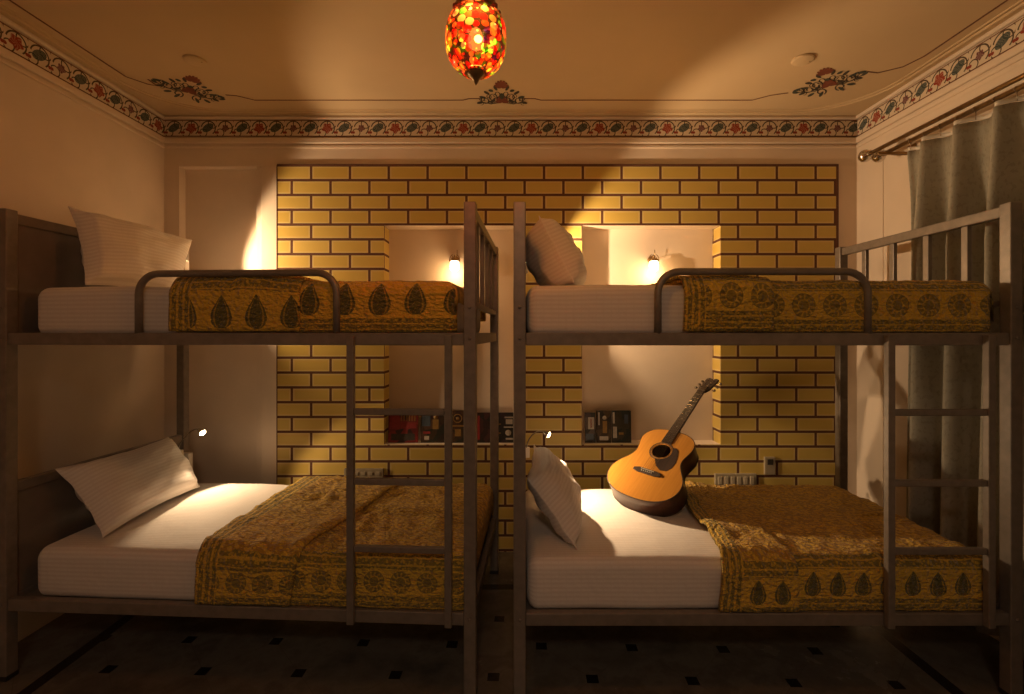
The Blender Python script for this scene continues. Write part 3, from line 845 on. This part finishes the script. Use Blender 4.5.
# ------------------------------------------------------------------ curtain and rods
def curtain():
    y1, y0 = 2.645, 1.05; zt, zb = H+.990, .12; m = MB(); nu, nv = 260, 40; XC = XR-.115
    L = y1-y0
    def fn(u, v):
        y = y1-L*u; z = zt+(zb-zt)*v
        s = u*L/.185
        amp = .034+.034*min(1, v*4)
        ph = 2*PI*s+.5*noise.noise(Vector((s*.5, v*1.2, 0)))
        x = XC+amp*(math.sin(ph)+.28*math.sin(2*ph+.6)+.12*math.sin(3*ph+1.1+2*v))+.012*noise.noise(Vector((s*1.3, v*2, 5)))
        pin = max(0, 1-v*9)
        x -= .012*pin*max(0, math.cos(ph*1.0))
        yy = y+.018*min(1, v*3)*math.sin(2*ph)*.5
        zz = z-(.010*abs(math.sin(ph/2)) if v < .02 else 0)
        if v > .3: yy += .05*(v-.3)*(1-u)
        return (x, yy, zz)
    m.grid(fn, nu, nv, lambda u, v: (u*L*1.5, v*2.3))
    o = m.build('curtain', curtainm, solid=.003)
    tag(o, 'long grey-green pleated curtain hanging at the right wall behind the bed', 'curtain')
    h = MB()
    h.grid(lambda u, v: (fn(u, 0)[0]+.004, fn(u, 0)[1], fn(u, 0)[2]+.004+.020*(1-v)), nu, 2, lambda u, v: (u, v))
    h.build('heading_tape', whiteplast, o, solid=.002)
    for k in range(20):
        u = min(.999, (k+.25)*.185/2/L*1.0); 
        if u >= .99: break
        p = Vector(fn(u, 0))
        hk = MB().tube([(XC-.002, p.y, zt), (XC-.002, p.y, zt+.042)], .002, 6)
        hk.tube([(XC-.002+.013*math.cos(2*PI*q/12), p.y, zt+.050+.012*math.sin(2*PI*q/12)+.0) for q in range(13)], .0018, 6)
        hk.build('hook', chrome, o)
    return XC, zt
XC, zt = curtain()
for i, (rx, fx, lab) in enumerate(((XC-.085, 869.6, 'front curtain rod with a ball finial, nearer the room'), (XC-.002, 883.4, 'rear curtain rod with a ball finial, nearer the wall, carrying the curtain'))):
    rz = zt+.050; rx += 0
    yE = rx*F/(fx-VX)
    root = thing('curtain_rod', (rx, yE, rz), lab, 'curtain rod', 'double curtain rods')
    MB().tube([(0, -.01, 0), (0, -(yE-.9), 0)], .011, 14).build('rod', brass, root)
    MB().lathe([(.011, -.012), (.018, -.010), (.018, -.004), (.010, .0), (.010, .006), (.024, .010), (.034, .024), (.036, .038), (.030, .054), (.014, .066), (.009, .073), (.0001, .078)], (0, 0, 0), 24, axis=(0, 1, 0)).build('finial', chrome, root)
    b = MB(); b.box((0, -.06-.008, -.028), (XR-rx, -.06+.008, -.0125)); b.box((XR-rx-.006, -.085, -.05), (XR-rx, -.035, .03))
    b.build('bracket', brass, root, bevel=.002)

# ------------------------------------------------------------------ switch boards on the brick wall
def board(x0, x1, y0, y1, n, label):
    a, b, c, d = wx(x0), wx(x1), wz(y1), wz(y0)
    o = MB().box((a, DW-.022, c), (b, DW, d)).build('switchboard', boardm, bevel=.003)
    st = (b-a-.02)/max(n, 1)
    for k in range(n):
        p = a+.01+st*(k+.5); MB().box((p-st*.3, DW-.027, c+.018), (p+st*.3, DW-.02, d-.018)).build('switch', boardm2, o, bevel=.002)
    return tag(o, label, 'switchboard')
board(714, 755, 473, 486, 6, 'wide pale switchboard on the brick wall just above the right quilt')
board(345, 384, 468, 477, 5, 'wide pale switchboard on the brick wall behind the left ladder')
o = MB().box((wx(763.5), DW-.018, wz(474)), (wx(774), DW, wz(456.5))).build('wall_socket', boardm, bevel=.003)
MB().box((wx(766), DW-.021, wz(464)), (wx(771.5), DW-.017, wz(458.5))).build('socket_insert', darkslot, o)
tag(o, 'small upright socket plate on the brick wall right of the switchboard', 'socket')

# ------------------------------------------------------------------ books in the niches
def cover_mat(name, cols, scale=9):
    M = Mat(name, rough=.35); x, y, z = M.sep(M.coord('Object'))
    n = M.vor(M.comb(x, y*.2, z), scale*2.2, 'F1', 1); r, g, b = M.sep(n)
    nn = M.noise(M.coord(), 45, 3)
    st = [(i/len(cols), c) for i, c in enumerate(cols)]
    M.set('Base Color', mixc(nn*.3, M.ramp(r, st, 'CONSTANT'), (.02,.015,.01))); return M.m
pages = speckled('page_edges', (.55,.45,.32), .8, 0, .1, 90, 0)
cream2 = speckled('pale_print', (.48,.44,.38), .5, 0, .15, 60, 0)
goldp = speckled('gold_print', (.30,.17,.04), .5, 0, .15, 60, 0)
redp = speckled('red_print', (.30,.03,.03), .5, 0, .15, 60, 0)
bluep = speckled('blue_print', (.07,.10,.14), .5, 0, .15, 60, 0)
def book(x0, x1, ytop, cols, label, deco, lean=0.06, group='books standing in the wall niches'):
    Db = DW+.055
    X0, X1 = (x0-VX)/F*Db, (x1-VX)/F*Db; w = X1-X0; h = H-(ytop-VY)/F*Db-nz0; d = .018
    root = thing('book', ((X0+X1)/2, Db, nz0+.001), label, 'book', group); root.rotation_euler = (-lean, 0, 0)
    root.location.y = Db
    cm_ = cover_mat('book_cover', cols)
    MB().box((-w/2+.002, -d/2+.0015, .002), (w/2-.002, d/2-.0015, h-.002)).build('page_block', pages, root)
    m = MB(); m.box((-w/2, -d/2-.0005, 0), (w/2, -d/2+.0015, h)); m.box((-w/2, d/2-.0015, 0), (w/2, d/2+.0005, h)); m.box((-w/2-.001, -d/2, 0), (-w/2+.001, d/2, h))
    cov = m.build('cover', cm_, root)
    yf = -d/2-.0012
    PM = [cream2, goldp, redp, bluep, inkm]
    for kind, a, b, c, e_, mi in deco:
        m = MB(); mm = PM[mi]; mi = 0
        if kind == 'bar': m.box((-w/2+a*w, yf, b*h), (-w/2+c*w, yf+.001, e_*h), mi)
        elif kind == 'ring':
            m.tube([(-w/2+a*w+c*w*math.cos(2*PI*k/20), yf, b*h+c*w*math.sin(2*PI*k/20)) for k in range(21)], e_, 6, mi)
        elif kind == 'disc': m.lathe([(c*w, 0), (c*w, .001), (.0001, .001)], (-w/2+a*w, yf+.001, b*h), 20, mi, axis=(0, -1, 0))
        m.build({'bar': 'printed_block', 'ring': 'printed_ring', 'disc': 'printed_disc'}[kind], mm, cov)
    return root
dk = [(.03,.02,.015), (.06,.035,.02), (.10,.05,.03), (.02,.025,.02), (.05,.02,.02)]
book(388.5, 418, 413, [(.22,.02,.02), (.30,.03,.03), (.05,.02,.02), (.16,.02,.02)], 'red book at the left end of the left niche', [('bar', .05, .45, .38, .95, 2), ('bar', .42, .48, .95, .68, 2)]+[('bar', .42+.09*k, .72, .46+.09*k, .96, 1) for k in range(6)]+[('bar', .1, .08, .9, .3, 4)])
book(421, 444.5, 413, dk, 'dark book with a small figure beside the red book', [('disc', .62, .85, .09, 0, 1), ('bar', .5, .45, .75, .78, 1), ('bar', .1, .3, .4, .38, 2), ('bar', .15, .1, .35, .22, 0), ('bar', .05, .55, .4, .95, 3)])
book(449, 473, 411, dk, 'dark book with a ringed emblem in the left niche', [('ring', .36, .76, .17, .003, 1), ('disc', .36, .76, .07, 0, 1), ('bar', .05, .50, .9, .55, 1), ('bar', .25, .2, .5, .42, 1)])
book(476, 491, 413, [(.04,.02,.02), (.08,.03,.03), (.02,.02,.02)], 'narrow maroon-black book half hidden by the bed posts', [('bar', .1, .1, .25, .9, 2)])
book(493.5, 518, 413, [(.01,.01,.01), (.02,.018,.02), (.04,.02,.03)], 'black book with white lettering at the right end of the left niche', [('bar', .45, .82, .8, .87, 0), ('bar', .5, .62, .78, .78, 0), ('bar', .42, .5, .8, .54, 0), ('disc', .6, .33, .12, 0, 0), ('bar', .5, .1, .8, .16, 0), ('bar', .1, .3, .3, .34, 1), ('bar', .1, .6, .3, .64, 1)])
book(585, 595.5, 413, [(.05,.07,.09), (.12,.09,.08), (.03,.03,.03), (.07,.05,.06)], 'narrow blue-grey book beside the brick column in the right niche', [('bar', .3, .45, .85, .85, 0), ('bar', .5, .5, .65, .8, 2), ('bar', .1, .1, .8, .3, 3)])
book(596.5, 611, 411, [(.03,.025,.02), (.05,.03,.02), (.09,.06,.03), (.02,.02,.02)], 'dark book with a golden figure, middle of the right niche row', [('disc', .55, .78, .14, 0, 0), ('bar', .42, .3, .72, .68, 1), ('bar', .12, .55, .22, .95, 0), ('bar', .2, .08, .8, .2, 0)])
book(612, 631, 411, [(.03,.03,.025), (.06,.05,.035), (.02,.03,.03), (.05,.04,.02)], 'dark book with a pale spine stripe, nearest the guitar', [('bar', .04, .6, .14, .95, 0), ('bar', .05, .15, .25, .5, 0), ('bar', .65, .6, .85, .88, 3), ('bar', .35, .25, .6, .32, 1)])

# ------------------------------------------------------------------ guitar
def guitar():
    b0 = Vector((.580, 2.43, ZL+MT+.085)); hd = P(713, 374, 3.0)
    a = (hd-b0); Lg = a.length; a.normalize()
    nv = Vector((-.45, -.52, .72)); nv = (nv-a*nv.dot(a)).normalized()
    bv = a.cross(nv).normalized()                      # to the right seen from the front
    sc = Lg/1.03
    R = Matrix((bv, a, nv)).transposed().to_4x4()
    root = thing('acoustic_guitar', b0, 'amber acoustic guitar standing on the lower right bed, leaning into the niche', 'guitar')
    root.rotation_euler = R.to_euler(); root.scale = (sc, sc, sc)
    # outline of the body: half widths along the length
    prof = [(0, 0), (.004, .06), (.014, .105), (.035, .150), (.065, .180), (.10, .197), (.135, .202), (.17, .197), (.205, .180), (.24, .156), (.27, .139), (.295, .133), (.32, .134), (.35, .142), (.38, .149), (.41, .150), (.44, .141), (.465, .120), (.482, .090), (.491, .055), (.494, .028)]
    # smooth by Catmull-Rom
    def cr(p0, p1, p2, p3, t): return .5*((2*p1)+(-p0+p2)*t+(2*p0-5*p1+4*p2-p3)*t*t+(-p0+3*p1-3*p2+p3)*t**3)
    V = [Vector((w, y)) for y, w in prof]; V = [Vector((-V[1].x, V[1].y))]+V+[Vector((-.0, .494))]
    half = []
    for i in range(1, len(V)-2):
        for k in range(3): half.append(cr(V[i-1], V[i], V[i+1], V[i+2], k/3))
    half.append(Vector((.0, .4945)))
    out = [Vector((h.x, h.y)) for h in half]+[Vector((-h.x, h.y)) for h in half[1:-1][::-1]]
    D = .105
    bm = bmesh.new()
    hc, hr = Vector((0, .335)), .050
    ring = [bm.verts.new((p.x, p.y, 0)) for p in out]
    hole = [bm.verts.new((hc.x+hr*math.cos(2*PI*k/36), hc.y+hr*math.sin(2*PI*k/36), 0)) for k in range(36)]
    ed = [bm.edges.new((r[i], r[(i+1)%len(r)])) for r in (ring, hole) for i in range(len(r))]
    bmesh.ops.triangle_fill(bm, edges=ed, use_beauty=True)
    # drop any triangle inside the hole
    for f in [f for f in bm.faces if (Vector(f.calc_center_median()[:2])-hc).length < hr*.9 and all((Vector(v.co[:2])-hc).length < hr*1.01 for v in f.verts)]: bm.faces.remove(f)
    for f in bm.faces: f.normal_update(); 
    me = bpy.data.meshes.new('soundboard'); bm.to_mesh(me); bm.free(); me.materials.append(spruce)
    o = bpy.data.objects.new('soundboard', me); COL.objects.link(o); o.parent = root; o.location = (0, 0, .001)
    q = o.modifiers.new('s', 'SOLIDIFY'); q.thickness = .004; q.offset = 0
    m = MB(); 
    lo_ = [m.bm.verts.new((p.x, p.y, -.0012)) for p in out]; hi = [m.bm.verts.new((p.x, p.y, -D*(.92 if p.y > .4 else 1))) for p in out]
    n = len(out)
    for i in range(n): m.bm.faces.new((lo_[i], hi[i], hi[(i+1)%n], lo_[(i+1)%n])).smooth = True
    m.bm.faces.new(hi)
    m.build('body', mahog, root)
    m = MB(); m.tube([(p.x, p.y, .001) for p in out]+[(out[0].x, out[0].y, .001)], .0028, 8, cap=False); m.tube([(p.x, p.y, -D*(.92 if p.y > .4 else 1)) for p in out]+[(out[0].x, out[0].y, -D)], .0025, 8, cap=False)
    m.build('binding', rosewood, root)
    m = MB()
    for rr in (.054, .060, .063):
        m.tube([(hc.x+rr*math.cos(2*PI*k/40), hc.y+rr*math.sin(2*PI*k/40), .0032) for k in range(41)], .0013, 6)
    m.build('rosette', inkm, root)
    # pickguard: comma shape to the lower right of the hole
    pg = []
    for k in range(19): a_ = math.radians(38-135*k/18*1.0); pg.append((hc.x+.062*math.cos(a_), hc.y+.062*math.sin(a_)))
    pg2 = [(-.0, .262), (.02, .232), (.055, .208), (.088, .215), (.105, .245), (.108, .285), (.098, .330), (.085, .362), (.068, .378)]
    poly = pg+pg2[1:]
    MB().prism(poly, .0015, Matrix.Translation((0, 0, .003))).build('pickguard', rosewood, root)
    # bridge
    br = MB(); br.prism([(-.078, .165), (-.05, .158), (.05, .158), (.078, .165), (.078, .180), (.05, .190), (-.05, .190), (-.078, .180)], .008, Matrix.Translation((0, 0, .003)))
    bo = br.build('bridge', rosewood, root, bevel=.002)
    MB().box((-.037, .180, .010), (.037, .1835, .0145)).build('saddle', cream2, bo)
    for k in range(6): MB().lathe([(.003, 0), (.003, .003), (.0001, .0045)], (-.0275+.011*k, .170, .0108), 10).build('bridge_pin', cream2, bo)
    # neck
    nk = MB(); nl = .855; j = .395
    def nw(y): return .0275-(.0275-.0215)*(y-j)/(nl-j)
    rings = []
    for y, dp in ((.485, .060), (.50, .034), (.53, .020), (.65, .018), (nl, .016)):
        w = nw(y); rings.append([nk.bm.verts.new((w*math.cos(PI*k/8), y, -.0+(-dp)*math.sin(PI*k/8)+.002)) for k in range(9)])
    for r1, r2 in zip(rings, rings[1:]):
        for k in range(8): nk.bm.faces.new((r1[k], r1[k+1], r2[k+1], r2[k])).smooth = True
        nk.bm.faces.new((r1[8], r1[0], r2[0], r2[8]))
    nk.bm.faces.new(rings[0]); nk.bm.faces.new(rings[-1])
    neck = nk.build('neck', neckwood, root)
    fb = MB().prism([(-nw(j), j), (nw(j), j), (nw(nl), nl), (-nw(nl), nl)], .006, Matrix.Translation((0, 0, .003))).build('fretboard', rosewood, root)
    sl = nl-.182
    for k in range(1, 20):
        y = nl-sl*(1-2**(-k/12)); MB().box((-nw(y), y-.0009, .0085), (nw(y), y+.0009, .0102)).build('fret', chrome, fb)
    for k in (3, 5, 7, 9, 12):
        y = nl-sl*(1-(2**(-(k-.5)/12))); MB().lathe([(.003, 0), (.003, .0005), (.0001, .0005)], (0, y, .009), 10).build('inlay_dot', cream2, fb)
    MB().box((-.0215, nl, .002), (.0215, nl+.005, .012)).build('nut', cream2, root)
    # headstock tilted back
    Mh = Matrix.Translation((0, nl+.004, .004))@Matrix.Rotation(math.radians(-12), 4, 'X')
    hs = MB().prism([(-.022, 0), (.022, 0), (.034, .035), (.037, .165), (.022, .172), (.0, .164), (-.022, .172), (-.037, .165), (-.034, .035)], -.014, Mh).build('headstock', rosewood, root, bevel=.002)
    for s in (-1, 1):
        for k in range(3):
            y = .045+.045*k
            t = MB(); t.tube([Mh@Vector((s*.018, y, .001)), Mh@Vector((s*.018, y, .014))], .0035, 8)
            t.tube([Mh@Vector((s*.030, y, -.012)), Mh@Vector((s*.050, y, -.012))], .0022, 8)
            c = Mh@Vector((s*.056, y, -.012)); t.lathe([(.0001, -.009), (.007, -.007), (.009, 0), (.007, .007), (.0001, .009)], c, 12, axis=(s*1.0, 0, 0))
            t.build('tuning_peg', chrome, hs)
    for k in range(6):
        m = MB(); x0, x1 = -.0275+.011*k, -.0175+.007*k
        s = -1 if k < 3 else 1; i = k if k < 3 else 5-k
        e_ = Mh@Vector((s*.018, .045+.045*i, .008)); m.tube([(x0, .172, .014), (x0*1.0, .182, .0155), (x1, nl+.002, .0135), e_], .0007, 5)
        m.build('string', chrome, root)
    return root
guitar()

# ------------------------------------------------------------------ unseen lamp added behind the camera as warm fill light
root = thing('fill_lamp', (0, -1.1, ZC), 'unseen round fill lamp added behind the viewer', 'added fill lamp')
MB().lathe([(.16, 0), (.16, -.02), (.15, -.03), (.0001, -.03)], (0, 0, 0), 32).build('fill_lamp_base', brass, root)
MB().lathe([(.145, -.03), (.13, -.07), (.08, -.10), (.0001, -.11)], (0, 0, 0), 32).build('fill_lamp_shade', emit_mat('fill_lamp_glow', (1,.6,.3), 1.0), root)
L = bpy.data.lights.new('fill_light', 'AREA'); L.shape = 'DISK'; L.size = .5; L.energy = 14; L.color = (1, .76, .54)
lo = bpy.data.objects.new('fill_light', L); COL.objects.link(lo); lo.parent = root; lo.location = (0, 0, -.13)

# ------------------------------------------------------------------ world, camera
w = bpy.data.worlds.new('World'); C.world = w; w.use_nodes = True
w.node_tree.nodes['Background'].inputs[0].default_value = (.9, .75, .6, 1); w.node_tree.nodes['Background'].inputs[1].default_value = .25
cam = bpy.data.cameras.new('Camera'); co = bpy.data.objects.new('Camera', cam); COL.objects.link(co)
co.location = (0, 0, H); co.rotation_euler = (PI/2, 0, 0); cam.sensor_width = 36; cam.lens = 36*F/1024
cam.shift_x = -(VX-512)/1024; cam.shift_y = -(347-VY)/1024; cam.clip_start = .05
C.camera = co
vs = C.view_settings; vs.view_transform = 'Standard'; vs.look = 'None'; vs.gamma = 1; vs.use_curve_mapping = False; vs.exposure = 0
